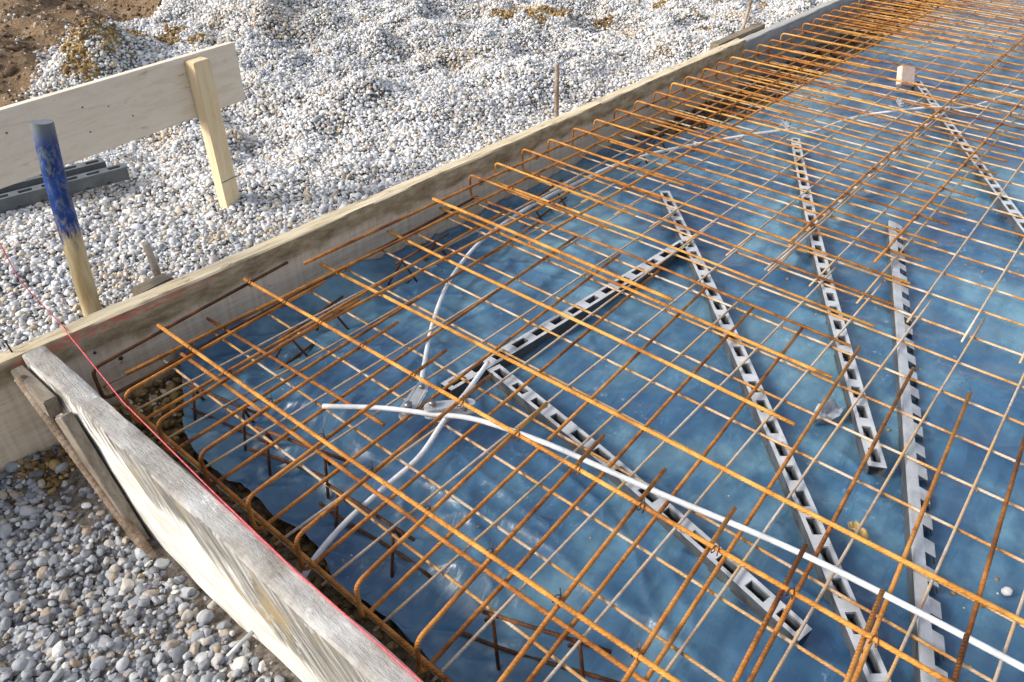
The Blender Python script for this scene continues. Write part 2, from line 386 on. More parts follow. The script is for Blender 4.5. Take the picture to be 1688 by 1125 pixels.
def h_upper(x, y):
    z = (0.10 * fbm(x * 1.5, y * 1.5, 3) + 0.15 * fbm(x * 3.1, y * 3.1, 8, 3) + 0.03) * smooth(0.15, 1.7, y + 0.25 * x)
    z = z + 0.20 * np.exp(-(((x - 2.75) / 0.75) ** 2 + ((y - 2.55) / 0.7) ** 2))
    z = z + 0.10 * np.exp(-(((x - 3.7) / 0.6) ** 2 + ((y - 1.45) / 0.4) ** 2))
    z = z + 0.17 * np.exp(-(((x - 1.30) / 0.22) ** 2 + ((y - 2.40) / 0.17) ** 2))
    z = z * (1 - 0.9 * np.exp(-((x - 0.1) / 0.75) ** 4 - ((y - 1.12) / 0.28) ** 4))      # levelled where the spacer strips were laid down
    z = z + 0.03 * np.exp(-(((y - 0.10) / 0.12) ** 2))
    return z - 0.02 * smooth(0.2, 1, x) * 0
def h_front(x, y):
    return -0.165 + 0.05 * fbm(x * 3, y * 3, 14, 3) + 0.03 * smooth(-0.3, -0.9, x) + 0.015 * smooth(-0.12, -0.02, y)
def h_pit(x, y):
    return -0.135 + 0.03 * fbm(x * 5, y * 5, 31, 4)
def height(x, y):
    up = y > 0.028; pit = (~up) & (x > -0.028)
    return np.where(up, h_upper(x, y), np.where(pit, h_pit(x, y), h_front(x, y)))
def axis(dense0, dense1, step, lo, hi, extra):
    a = list(np.arange(dense0, dense1, step)); d = step; p = dense1
    while p < hi: a.append(p); d *= 1.35; p += d
    a.append(hi); d = step; p = dense0 - step
    while p > lo: a.append(p); d *= 1.35; p -= d
    a.append(lo); return np.array(sorted(set(np.round(a + extra, 4))))
gx = axis(-1.4, 7.6, 0.035, -60, 60, [-0.040, -0.029, -0.027, -0.012]); gy = axis(-3.2, 5.2, 0.035, -60, 60, [0.012, 0.027, 0.029, 0.042])
GX, GY = np.meshgrid(gx, gy, indexing='ij'); GZ = height(GX, GY)
GZ = GZ + 0.012 * fbm(GX * 12, GY * 12, 77, 3) * np.where(GY > 0.03, soil_mask(GX, GY), 0.3)
me = grid_mesh('ground', np.stack([GX, GY, GZ], -1))
pitm = (GY < 0.028) & (GX > -0.028)
soil = np.where(pitm, 1.0, np.where(GY > 0.028, np.maximum(soil_mask(GX, GY), patch_mask(GX, GY)), 0.25))
sand = np.where(pitm, 0.35 * np.exp(-((GX - 0.15) ** 2 + (GY + 0.12) ** 2) / 0.02), np.where(GY > 0.028, 0.85 * patch_mask(GX, GY) * (GX < 1.5) + 0.35 * patch_mask(GX, GY) * (GX > 1.5), 0))
for nm, arr in (('soil', soil), ('sand', sand)):
    at = me.attributes.new(nm, 'FLOAT', 'POINT'); at.data.foreach_set('value', arr.reshape(-1).astype(np.float32))
ground = tag(link('ground', me, GROUND), 'brown earth and grit of the building plot', 'ground', kind='structure')

# ------------------------------------------------------------------ loose stones: one scattered object for each kind
CAM_R = np.array(cam.rotation_euler.to_matrix()); CAM_C = np.array(cam.location)
def in_view(x, y, z, m=0.3):
    d = (np.stack([x, y, z], -1) - CAM_C) @ CAM_R
    u = d[:, 0] / np.maximum(-d[:, 2], 1e-3) / 0.6836; v = d[:, 1] / np.maximum(-d[:, 2], 1e-3) / 0.4556
    return (d[:, 2] < 0) & (np.abs(u) < 1 + m) & (np.abs(v) < 1 + m)
def pebble_group(name, mat, variants=6, lumpy=0.35, sub=2):
    ng = bpy.data.node_groups.new(name, 'GeometryNodeTree')
    ng.interface.new_socket('Geometry', in_out='INPUT', socket_type='NodeSocketGeometry')
    ng.interface.new_socket('Geometry', in_out='OUTPUT', socket_type='NodeSocketGeometry')
    N, L = ng.nodes, ng.links
    gi, go = N.new('NodeGroupInput'), N.new('NodeGroupOutput')
    join = N.new('GeometryNodeJoinGeometry')
    for k in range(variants):
        ico = N.new('GeometryNodeMeshIcoSphere'); ico.inputs['Radius'].default_value = 0.5; ico.inputs['Subdivisions'].default_value = sub
        pos = N.new('GeometryNodeInputPosition'); off = N.new('ShaderNodeVectorMath'); off.operation = 'ADD'
        off.inputs[1].default_value = (k * 7.1, k * 3.7, k * 5.3); L.new(pos.outputs[0], off.inputs[0])
        nz = N.new('ShaderNodeTexNoise'); nz.inputs['Scale'].default_value = 1.7; nz.inputs['Detail'].default_value = 2
        L.new(off.outputs[0], nz.inputs['Vector'])
        sub_ = N.new('ShaderNodeVectorMath'); sub_.operation = 'SUBTRACT'; sub_.inputs[1].default_value = (0.5, 0.5, 0.5); L.new(nz.outputs['Color'], sub_.inputs[0])
        sc = N.new('ShaderNodeVectorMath'); sc.operation = 'SCALE'; sc.inputs['Scale'].default_value = lumpy * 1.6; L.new(sub_.outputs[0], sc.inputs[0])
        sp = N.new('GeometryNodeSetPosition'); L.new(ico.outputs['Mesh'], sp.inputs['Geometry']); L.new(sc.outputs[0], sp.inputs['Offset'])
        ss = N.new('GeometryNodeSetShadeSmooth'); L.new(sp.outputs[0], ss.inputs['Geometry'])
        sm = N.new('GeometryNodeSetMaterial'); sm.inputs['Material'].default_value = mat; L.new(ss.outputs[0], sm.inputs['Geometry'])
        g2i = N.new('GeometryNodeGeometryToInstance'); L.new(sm.outputs[0], g2i.inputs[0]); L.new(g2i.outputs[0], join.inputs[0])
    iop = N.new('GeometryNodeInstanceOnPoints'); iop.inputs['Pick Instance'].default_value = True
    m2p = N.new('GeometryNodeMeshToPoints'); L.new(gi.outputs[0], m2p.inputs[0])
    def attr(nm, ty):
        a = N.new('GeometryNodeInputNamedAttribute'); a.data_type = ty; a.inputs['Name'].default_value = nm; return a.outputs['Attribute']
    L.new(m2p.outputs[0], iop.inputs['Points']); L.new(join.outputs[0], iop.inputs['Instance'])
    L.new(attr('pick', 'INT'), iop.inputs['Instance Index'])
    e2r = N.new('FunctionNodeEulerToRotation'); L.new(attr('rot', 'FLOAT_VECTOR'), e2r.inputs[0]); L.new(e2r.outputs[0], iop.inputs['Rotation'])
    L.new(attr('size', 'FLOAT_VECTOR'), iop.inputs['Scale'])
    L.new(iop.outputs[0], go.inputs[0]); return ng
def scatter(name, pts, size, flat, tone, mat, label, cat, lumpy=0.35, sub=2, tilt=0.5):
    n = len(pts); me = bpy.data.meshes.new(name); me.vertices.add(n)
    me.vertices.foreach_set('co', np.asarray(pts, np.float32).reshape(-1))
    S = np.stack([size * rng.uniform(0.9, 1.35, n), size * rng.uniform(0.75, 1.05, n), size * rng.uniform(*flat, n)], -1)
    rot = np.stack([rng.normal(0, tilt, n), rng.normal(0, tilt, n), rng.uniform(0, 6.283, n)], -1)
    for nm, ty, arr in (('size', 'FLOAT_VECTOR', S), ('rot', 'FLOAT_VECTOR', rot)):
        a = me.attributes.new(nm, ty, 'POINT'); a.data.foreach_set('vector', arr.astype(np.float32).reshape(-1))
    a = me.attributes.new('tone', 'FLOAT', 'POINT'); a.data.foreach_set('value', np.clip(tone, 0, 1).astype(np.float32))
    a = me.attributes.new('pick', 'INT', 'POINT'); a.data.foreach_set('value', rng.integers(0, 6, n).astype(np.int32))
    me.update(); o = bpy.data.objects.new(name, me); C.objects.link(o); me.materials.append(mat)
    md = o.modifiers.new('scatter', 'NODES'); md.node_group = pebble_group(name + '_nodes', mat, 6, lumpy, sub)
    return tag(o, label, cat, kind='stuff')
def jitter(x0, x1, y0, y1, step):
    xs, ys = np.meshgrid(np.arange(x0, x1, step), np.arange(y0, y1, step))
    x = xs.ravel() + rng.uniform(-0.5, 0.5, xs.size) * step; y = ys.ravel() + rng.uniform(-0.5, 0.5, xs.size) * step
    return x, y
# upper gravel
X, Y, Zs, T = [], [], [], []
for layer, (step, dz) in enumerate(((0.0118, -0.004), (0.0138, 0.004))):
    x, y = jitter(-1.3, 7.4, 0.062, 5.2, step); z = h_upper(x, y)
    keep = in_view(x, y, z, 0.22); x, y, z = x[keep], y[keep], z[keep]
    s = soil_mask(x, y); p = patch_mask(x, y)
    keep = rng.uniform(0, 1, len(x)) > np.maximum(s * 0.985, p * 0.72)
    X.append(x[keep]); Y.append(y[keep]); Zs.append(z[keep] + dz + rng.uniform(-0.005, 0.005, keep.sum()))
x, y, z = map(np.concatenate, (X, Y, Zs)); n = len(x)
tone = np.clip(rng.beta(2.4, 1.5, n) + 0.10 * fbm(x * 2.2, y * 2.2, 50), 0, 1)
tan_ = rng.uniform(0, 1, n) < 0.04 + 0.5 * smooth(0.22, 0.5, fbm(x * 2.6, y * 2.6, 57)); tone = np.where(tan_, rng.uniform(0.74, 0.82, n), tone)
scatter('gravel', np.stack([x, y, z], -1), rng.gamma(6, 0.0138 / 6, n).clip(0.006, 0.032), (0.55, 0.85), tone, PEB,
        'pale washed river gravel heaped behind the long formwork board', 'gravel')
# front gravel, lower left
X, Y, Zs = [], [], []
for step, dz in ((0.0125, -0.006), (0.0145, 0.001), (0.022, 0.008)):
    x, y = jitter(-1.25, -0.062, -1.9, -0.006, step); z = h_front(x, y)
    bare = (np.hypot((x + 0.10) / 0.07, (y + 0.13) / 0.10) < 1 + 0.5 * fbm(x * 20, y * 20, 3)) | ((x > -0.085 - 0.02 * (fbm(x * 9, y * 9, 4) + 0.3)) & (y < -0.3)) | (np.hypot((x + 0.11) / 0.06, (y + 0.27) / 0.05) < 1)
    keep = in_view(x, y, z, 0.35) & (~bare | (rng.uniform(0, 1, len(x)) < 0.18))
    X.append(x[keep]); Y.append(y[keep]); Zs.append(z[keep] + dz + rng.uniform(-0.004, 0.004, keep.sum()))
x, y, z = map(np.concatenate, (X, Y, Zs)); n = len(x)
scatter('loose_gravel', np.stack([x, y, z], -1), rng.gamma(5.0, 0.0150 / 5.0, n).clip(0.006, 0.034), (0.5, 0.85), rng.beta(2.0, 1.9, n), PEB_D,
        'grey rounded gravel lying in front of the short formwork board', 'gravel', sub=3)
# earth clods on the bare ground beyond the gravel
x, y = jitter(0.3, 5.5, 1.2, 5.2, 0.03); z = h_upper(x, y)
keep = in_view(x, y, z, 0.2) & (rng.uniform(0, 1, len(x)) < np.maximum(soil_mask(x, y) * 0.65, patch_mask(x, y) * 0.0))
x, y, z = x[keep], y[keep], z[keep]; n = len(x)
scatter('soil_clods', np.stack([x, y, z + 0.002], -1), rng.gamma(2.5, 0.014 / 2.5, n).clip(0.005, 0.06), (0.5, 0.9), rng.beta(2, 2, n), CLOD,
        'brown crumbs of bare earth beyond the gravel', 'soil', lumpy=0.6)
# ochre dirt heaps in the gravel
x, y = jitter(0.7, 5.4, 0.3, 3.2, 0.0095); z = h_upper(x, y)
keep = in_view(x, y, z, 0.2) & (rng.uniform(0, 1, len(x)) < patch_mask(x, y) * 0.62)
x, y, z = x[keep], y[keep], z[keep]; n = len(x)
scatter('ochre_soil', np.stack([x, y, z + rng.uniform(0, 0.02, n)], -1), rng.gamma(3, 0.0105 / 3, n).clip(0.004, 0.035), (0.6, 0.95), rng.beta(2, 2.4, n), SANDY,
        'small heaps of ochre soil lying on the white gravel', 'soil', lumpy=0.6)
# ochre gravel and soil in the strip inside the formwork and below its corner
x, y = jitter(0.004, 0.36, -2.3, -0.004, 0.0125); z = h_pit(x, y)
ed = 0.30 * smooth(-0.35, -0.02, y) + 0.17
corner = np.exp(-(((x - 0.17) / 0.12) ** 2 + ((y + 0.10) / 0.10) ** 2))
keep = (x < ed) & (rng.uniform(0, 1, len(x)) < 0.45 + 0.5 * corner)
x, y, z = x[keep], y[keep], z[keep]; corner = corner[keep]; n = len(x)
scatter('trench_soil', np.stack([x, y, z + 0.004 + 0.02 * corner], -1), rng.gamma(4, 0.013 / 4, n).clip(0.005, 0.035), (0.6, 0.95),
        np.clip(rng.beta(1.5, 3.4, n) * (0.8 + 0.9 * corner) + 0.22 * corner, 0, 1), SANDY, 'ochre gravel and dark soil in the strip between short board and blue film', 'soil', lumpy=0.5)
x, y = jitter(2.2, 7.2, -0.55, -0.01, 0.024); z = h_pit(x, y)
keep = (rng.uniform(0, 1, len(x)) < 0.8); x, y, z = x[keep], y[keep], z[keep]; n = len(x)
scatter('edge_rubble', np.stack([x, y, z + 0.006], -1), rng.gamma(3, 0.022 / 3, n).clip(0.006, 0.06), (0.5, 0.9), rng.beta(1.5, 3, n), CLOD,
        'dark brown soil and rubble along the far part of the long board', 'soil', lumpy=0.6)
x, y = jitter(-0.19, -0.06, -0.17, -0.008, 0.010); z = h_front(x, y)
keep = np.hypot((x + 0.10) / 0.075, (y + 0.06) / 0.06) < 1 + 0.6 * fbm(x * 25, y * 25, 9); x, y, z = x[keep], y[keep], z[keep]; n = len(x)
scatter('corner_soil', np.stack([x, y, z + 0.004], -1), rng.gamma(4, 0.012 / 4, n).clip(0.005, 0.03), (0.6, 0.95), rng.beta(1.3, 3, n), SANDY,
        'small clump of ochre soil in the outer corner of the two boards', 'soil', lumpy=0.5)

# ------------------------------------------------------------------ formwork boards
def plank(name, x0, x1, y0, y1, z0, z1, mat, seed, n=120, rough=0.002, along='x', chip=0.0):
    """a sawn plank with slightly wavy edges; section is a small loop swept along its length"""
    L0, L1 = (x0, x1) if along == 'x' else (y0, y1)
    c0, c1 = (y0, y1) if along == 'x' else (x0, x1)
    ts = np.linspace(L0, L1, n); V = []
    b = 0.004
    # loop of section points (across, z), counter-clockwise seen from the start end
    sec = [(c0, z0 + b), (c0 + b, z0), (c1 - b, z0), (c1, z0 + b)] + [(c1, z0 + (z1 - z0) * k / 6) for k in range(1, 6)] + \
          [(c1, z1 - b), (c1 - b, z1)] + [(c1 + (c0 - c1) * k / 4, z1) for k in range(1, 4)] + [(c0 + b, z1), (c0, z1 - b)] + \
          [(c0, z1 - (z1 - z0) * k / 6) for k in range(1, 6)]
    m = len(sec)
    for i, t in enumerate(ts):
        sag = 0.004 * math.sin(t * 1.3 + seed) + 0.002 * float(vnoise(t * 3, seed, seed))
        for j, (a, z) in enumerate(sec):
            da = rough * 2 * float(vnoise(t * 9, j * 1.7, seed)); dz = rough * 2 * float(vnoise(t * 11, j * 2.3 + 50, seed + 3))
            if chip and z > z1 - 0.012 and abs(a - c0) < 0.02:     # torn outer arris
                q = max(0.0, float(fbm(np.array(t * 6.0), np.array(0.0), seed + 9)) + 0.22)
                da += chip * 0.9 * q * (1 if abs(a - c0) < 0.006 else 0.35); dz -= chip * 1.5 * q * (1 if abs(a - c0) < 0.006 else 0.4)
            V.append((t, a + da, z + dz + sag * (z > z0 + 0.02)) if along == 'x' else (a + da, t, z + dz + sag * (z > z0 + 0.02)))
    F = [(i * m + j, i * m + (j + 1) % m, (i + 1) * m + (j + 1) % m, (i + 1) * m + j) for i in range(n - 1) for j in range(m)]
    if along == 'x': F = [f[::-1] for f in F]
    F.append(tuple(range(m)) if along == 'x' else tuple(range(m))[::-1]); F.append(tuple(range((n - 1) * m, n * m))[::-1] if along == 'x' else tuple(range((n - 1) * m, n * m)))
    me = mesh(name, V, F)
    o = link(name, me, mat)
    try: me.set_sharp_from_angle(angle=R(35))
    except Exception: pass
    return o
lb = plank('formwork_board', -1.6, 3.84, 0.0, 0.054, -0.175, 0.134, LONG_W, 3, n=260)
tag(lb, 'long brown stained wooden formwork board with red chalk stripe near the corner', 'formwork board')
lb2 = plank('formwork_board', 3.843, 8.2, 0.002, 0.052, -0.175, 0.132, LONG_G, 5, n=120)
tag(lb2, 'smooth grey formwork board continuing the brown one at the far end', 'formwork board')
sb = plank('formwork_board', -0.054, 0.0, -3.0, -0.003, -0.185, 0.134, SHORT_W, 8, n=240, along='y', chip=0.0025, rough=0.0018)
tag(sb, 'cement splashed short formwork board with torn pale outer face', 'formwork board')
for k, (px, pz, rr) in enumerate(((0.155, 0.005, 0.006), (0.285, 0.03, 0.006), (0.10, 0.055, 0.004))):
    tube('nail_head', [(px, 0.002, pz), (px, -0.0025, pz)], rr, NAIL, lb, 12)
nl = tube('nail', [(-0.062, 0.03, 0.13), (-0.066, 0.028, 0.168)], 0.0022, NAIL); tag(nl, 'black nail standing on the board corner beside the red string', 'nail')
nh = tube('nail_head', [(-0.066, 0.028, 0.1675), (-0.0662, 0.0279, 0.170)], 0.005, NAIL, nl)

# ------------------------------------------------------------------ reinforcement meshes
def XB(b): return 2.292 - b * 0.15866
def YA(j): return -1.726 - j * 0.15
def mesh_sheet(label, bs, js, x0, x1, y0, y1, dx=0.0, dy=0.0, dz=0.0):
    t = empty('reinforcement_mesh', ((x0 + x1) / 2, (y0 + y1) / 2, -0.01)); tag(t, label, 'steel mesh', 'reinforcement meshes on the blue film')
    inv = Matrix.Translation(-t.location)
    for j in js:
        p = [inv @ Vector(q) for q in bent((x0, YA(j) + dy, 0.0035 + dz), (x1, YA(j) + dy, 0.0035 + dz), 0.005, 24)]
        tube('wire', p, 0.0034, WIRE, t, 7)
    for b in bs:
        p = [inv @ Vector(q) for q in bent((XB(b) + dx, y1, -0.0036 + dz), (XB(b) + dx, y0, -0.0036 + dz), 0.005, 16)]
        tube('wire', p, 0.0036, WIRE_O, t, 7)
    return t
mesh_sheet('pale steel mesh in the near corner of the slab beside the short board', range(3, 15), range(-11, 9), 0.055, 1.93, -3.05, -0.05)
mesh_sheet('rusty steel mesh running along the long board to the far end', range(-34, 3), range(-11, -3), 1.76, 7.7, -1.16, -0.05, dy=0.009)
mesh_sheet('steel mesh in the far right of the slab, lapping the one along the board', range(-34, 3), range(-4, 9), 1.76, 7.7, -3.05, -1.09, dx=0.012, dy=0.020, dz=-0.0005)

# ------------------------------------------------------------------ hairpin (U) bars and edge bars
def hairpin(name, pts, r, mat, label, group, parent=None, rad=0.022):
    o = tube(name, [q for q in round_path(pts, rad, 7)], r, mat, parent, 9)
    return tag(o, label, 'rebar', group)
short_Y = [-0.104, -0.26, -0.41, -0.57, -0.752, -0.905, -1.07, -1.23, -1.385, -1.545, -1.69, -1.835, -1.975, -2.12, -2.27, -2.42]
for i, yy in enumerate(short_Y):
    j = random.uniform(-0.006, 0.006); zt = 0.109 + random.uniform(-0.004, 0.004)
    x0 = 0.048 + random.uniform(-0.007, 0.007)
    sk = 0.07 if i == 0 else 0.045
    pts = [(0.664 + j, yy + sk * 0.5, zt), (0.35, yy + 0.002, zt), (x0, yy - sk * 0.5, zt), (x0, yy - sk * 0.5 - 0.004, 0.0125), (0.8, yy + 0.012, 0.0125), (1.52 + j * 2, yy + 0.05, 0.0125)]
    lab = 'orange rusty hairpin bar reaching in from the short board' if i else 'dark rusty hairpin bar in the corner where the two boards meet'
    hairpin('hairpin_bar', pts, 0.0047, RUST if i else RUST_D, lab, 'hairpin bars along the short board')
long_X = [1.481 + 0.1625 * k for k in range(40)]
for i, xx in enumerate(long_X):
    zt = 0.109 + random.uniform(-0.006, 0.004); y0 = -0.040 + random.uniform(-0.008, 0.004); e = random.uniform(-0.014, 0.014)
    xx += random.uniform(-0.008, 0.008)
    pts = [(xx - 0.015 + e, -0.675 + e, zt), (xx, y0, zt), (xx + 0.006, y0, 0.021), (xx + 0.02 + e, -0.7, 0.021), (xx + 0.0 + e, -1.49 + e, 0.021)]
    hairpin('hairpin_bar', pts, 0.0043, RUST_Y if i % 2 else RUST, 'orange rusty hairpin bar hooked up beside the long board', 'hairpin bars along the long board')
def straight(a, b, r, mat, label, group='straight edge bars tied to the hairpins', n=22, amp=0.006, ties=()):
    o = tube('edge_bar', bent(a, b, amp, n), r, mat, None, 9); tag(o, label, 'rebar', group)
    a, b = Vector(a), Vector(b); d = (b - a).normalized()
    for t in ties:
        p = a.lerp(b, t); k = []
        for s in range(26):
            g = s / 25 * 4.2 * math.pi; k.append(p + d * (0.006 * math.sin(g * 0.5)) + Vector((-d.y, d.x, 0)) * 0.0085 * math.cos(g) + Vector((0, 0, 0.0085 * math.sin(g) - 0.003)))
        k.append(p + Vector((0.01, 0.004, 0.016)))
        tube('tie_wire', k, 0.0011, RUST_D, o, 5)
    return o
def tparams(ys, y0, y1): return [(y - y0) / (y1 - y0) for y in ys if min(y0, y1) < y < max(y0, y1)]
straight((0.514, -0.075, 0.119), (0.565, -2.95, 0.119), 0.0050, RUST_Y, 'bright orange straight bar lying across the hairpin ends, further from the short board', ties=tparams(short_Y, -0.075, -2.95))
straight((0.236, -0.105, 0.119), (0.295, -2.95, 0.119), 0.0050, RUST_Y, 'bright orange straight bar across the hairpins, nearer to the short board', ties=tparams(short_Y, -0.105, -2.95))
straight((0.262, -0.13, 0.0235), (0.315, -2.95, 0.0235), 0.005, RUST, 'lower rusty bar below the straight bar nearest the short board')
straight((0.066, -0.23, 0.0235), (0.075, -2.95, 0.0235), 0.005, RUST, 'rusty bar running right along the inside of the short board')
straight((0.806, -0.026, 0.0215), (0.852, -2.3, 0.0215), 0.0055, RUST_Y, 'orange straight bar starting at the long board, touching a mesh wire')
straight((1.240, -0.105, 0.119), (1.232, -1.05, 0.119), 0.0055, RUST_Y, 'orange bar starting loose above the long board, first before the hooks')
straight((1.098, -0.02, 0.0215), (1.085, -1.49, 0.0215), 0.0052, RUST_Y, 'orange bar starting low at the foot of the long board')
straight((1.345, -0.03, 0.0215), (1.325, -1.49, 0.0215), 0.0052, RUST_Y, 'low orange bar just before the first hooked bar of the long board')
straight((0.40, -0.03, 0.0215), (0.43, -0.74, 0.0215), 0.0048, RUST, 'short low rusty bar near the corner at the long board')
straight((0.70, -0.100, 0.0985), (7.9, -0.150, 0.0985), 0.0052, RUST, 'upper rusty bar running along inside the hooks of the long board', n=60, ties=[(x - 0.70) / 7.2 for x in long_X])
straight((0.12, -0.112, 0.032), (7.9, -0.135, 0.032), 0.005, RUST, 'lower rusty bar running along the foot of the long board', n=60)
straight((0.45, -0.305, 0.031), (7.9, -0.325, 0.031), 0.005, RUST, 'second low rusty bar parallel to the long board', n=60)
straight((1.25, -0.525, 0.098), (7.9, -0.53, 0.098), 0.005, RUST, 'upper rusty bar tying the inner ends of the long board hooks', n=60, ties=[(x - 1.25) / 6.65 for x in long_X[1:30]])
straight((1.95, -1.105, 0.0305), (7.9, -1.12, 0.0305), 0.005, RUST, 'rusty bar doubling a mesh wire in the middle of the slab', n=60, ties=[0.03 + 0.053 * i for i in range(18)])
straight((2.0, -1.371, 0.0305), (7.9, -1.385, 0.0305), 0.005, RUST, 'rusty bar crossing the inner hairpin ends in the right half', n=60, ties=[0.02 + 0.054 * i for i in range(17)])

# bar chairs standing on the film along the slab edges
CHAIR_G = 'bar chairs under the mesh edge'
def chair(loc, yaw, label):
    t = empty('bar_chair', loc); t.rotation_euler.z = yaw; tag(t, label, 'bar chair', CHAIR_G)
    tube('foot_rail', bent((-0.17, 0, 0.006), (0.17, 0, 0.006), 0.008, 8), 0.0042, RUST_D, t, 7)
    tube('top_rail', [(-0.13, 0, 0.098), (0.13, 0, 0.098)], 0.0042, RUST_D, t, 7)
    for sx in (-0.12, 0.05):
        tube('leg', round_path([(sx - 0.01, 0.045, 0.0), (sx + 0.02, 0.002, 0.094), (sx + 0.05, -0.045, 0.0)], 0.01, 4), 0.0038, RUST_D, t, 7)
proto = [((0.24, -0.34, -0.098), -1.35, 'dark wire chair on the film nearest the corner of the boards'),
         ((0.27, -0.62, -0.098), -1.3, 'dark wire chair on the film, second from the corner along the short board'),
         ((0.24, -0.90, -0.098), -1.5, 'dark wire chair beside the cable end at the short board'),
         ((0.26, -1.36, -0.098), -1.2, 'dark wire chair on the film at the lower edge of the picture'),
         ((0.62, -0.22, -0.098), 0.15, 'dark wire chair on the dark film beneath the corner hairpins'),
         ((1.12, -0.17, -0.098), 0.05, 'dark wire chair at the foot of the long board below the first white cable'),
         ((1.75, -0.20, -0.098), 0.1, 'dark wire chair under the first hooks of the long board'),
         ((2.5, -0.22, -0.098), 0.0, 'dark wire chair half hidden under the middle hooks of the long board')]
for l, yw, lb_ in proto: chair(l, yw, lb_)

# ------------------------------------------------------------------ blue film
fy = np.concatenate([np.linspace(0, 0.6, 90, endpoint=False), np.linspace(0.6, 2.6, 230, endpoint=False), np.linspace(2.6, 3.4, 12)])
fx = np.concatenate([np.linspace(0, 1.0, 130, endpoint=False), np.linspace(1.0, 3.2, 240, endpoint=False), np.linspace(3.2, 8.0, 230)])
FX, FY = np.meshgrid(fx, fy, indexing='ij')
eY = np.array([-3.5, -1.25, -1.16, -1.047, -0.935, -0.774, -0.68, -0.549, -0.402, -0.29, -0.12, -0.01, 0.0])
eX = np.array([0.13, 0.117, 0.129, 0.12, 0.115, 0.15, 0.135, 0.145, 0.121, 0.145, 0.24, 0.30, 0.30])
y0 = -FY
ex = np.interp(y0, eY, eX) + 0.008 * fbm(y0 * 14, y0 * 0, 61, 3)
px_ = ex + FX * (8.0 - ex) / 8.0
top = -0.006 - 0.34 * smooth(2.5, 3.3, px_) + 0.03 * fbm(px_ * 5, px_ * 0, 62, 3) * smooth(2.3, 3.0, px_)
py_ = top + y0 * (3.4 + top) / 3.4
dl, ds = -py_, px_
zz = -0.047 - 0.055 * (1 - smooth(0.16, 0.46, dl)) * 1.0
zz = np.minimum(zz, -0.047 - 0.052 * (1 - smooth(0.26, 0.52, ds)))
rid = 1 - np.abs(2 * fbm(px_ * 3.2 + py_ * 1.5, py_ * 2.2 - px_ * 0.8, 71, 3))
rid2 = 1 - np.abs(2 * fbm(px_ * 7 + py_ * 5, py_ * 2.5, 73, 3))
edge = np.maximum(1 - smooth(0.1, 0.55, dl), 1 - smooth(0.15, 0.6, ds))
zz = zz + 0.011 * (rid ** 4 - 0.4) + 0.009 * (rid2 ** 5 - 0.3) * (0.4 + 1.3 * edge) + edge * 0.030 * (fbm(px_ * 6, py_ * 6, 75, 3)) + 0.004 * fbm(px_ * 9, py_ * 9, 79, 3)
# long soft pleats fanning from the near corner
ang = np.arctan2(-py_ - 0.1, px_ + 0.25); zz = zz + 0.006 * edge * np.sin(ang * 38 + 3 * fbm(px_ * 3, py_ * 3, 81, 2))
climb = np.exp(-dl / 0.03) * (0.02 + 0.030 * np.exp(-((px_ - 0.6) / 0.5) ** 2) + 0.02 * fbm(px_ * 6, px_ * 0, 83, 2)) * (px_ < 2.6)
zz = zz + climb + 0.012 * np.exp(-(px_ - ex) / 0.015)
for k_ in range(150):                          # sharp creases and the fold lines of the unrolled sheet
    near = k_ < 95
    if near:
        if k_ % 2: cx, cy = rng.uniform(0.15, 0.95), rng.uniform(-2.2, -0.05)
        else: cx, cy = rng.uniform(0.2, 3.0), rng.uniform(-0.75, -0.05)
        an, ln, am = rng.uniform(0, math.pi), rng.uniform(0.08, 0.32), rng.uniform(0.004, 0.011)
    else: cx, cy, an, ln, am = rng.uniform(0.5, 6.5), rng.uniform(-2.4, -0.3), rng.choice([0.0, 1.57, 0.5, 2.5]) + rng.normal(0, 0.15), rng.uniform(0.15, 0.7), rng.uniform(0.002, 0.006)
    u_ = (px_ - cx) * math.cos(an) + (py_ - cy) * math.sin(an); w_ = -(px_ - cx) * math.sin(an) + (py_ - cy) * math.cos(an) + 0.03 * np.sin(u_ * 9 + k_)
    zz = zz + am * np.exp(-np.abs(w_) / 0.011) * np.exp(-(u_ / ln) ** 4)
for c_ in np.arange(0.75, 7.5, 0.8): zz = zz + 0.0028 * np.exp(-np.abs(px_ - c_ - 0.02 * np.sin(py_ * 2)) / 0.007)
for c_ in np.arange(-2.9, -0.2, 0.66): zz = zz + 0.0028 * np.exp(-np.abs(py_ - c_ - 0.02 * np.sin(px_ * 1.3)) / 0.007)
zz = np.clip(zz, -0.118, -0.030)
zz = np.maximum(zz, height(px_, py_) + 0.012 * (1 - edge * 0.5))
film = link('plastic_film', grid_mesh('plastic_film', np.stack([px_, py_, zz], -1)), FILM)
so = film.modifiers.new('thickness', 'SOLIDIFY'); so.thickness = 0.0012; so.offset = -1
tag(film, 'creased blue plastic sheet spread under the reinforcement', 'plastic sheet')

ii = rng.integers(0, zz.size, 1400); gx_, gy_, gz_ = px_.ravel()[ii], py_.ravel()[ii], zz.ravel()[ii]
pk = rng.uniform(0, 1, ii.size) < 0.10 + 0.9 * np.exp(-(((gx_ - 1.0) / 0.25) ** 2 + ((gy_ + 2.0) / 0.2) ** 2)) + 0.5 * np.exp(-gx_ / 0.25) + 0.35 * (gx_ > 2.6) * np.exp(gy_ / 0.3)
gx_, gy_, gz_ = gx_[pk], gy_[pk], gz_[pk]
scatter('film_grit', np.stack([gx_, gy_, gz_ + 0.001], -1), rng.gamma(2.2, 0.0052 / 2.2, gx_.size).clip(0.002, 0.016), (0.5, 0.9), rng.beta(2.5, 1.6, gx_.size), SANDY,
        'scattered grit and crumbs lying on the blue film', 'grit', lumpy=0.5)

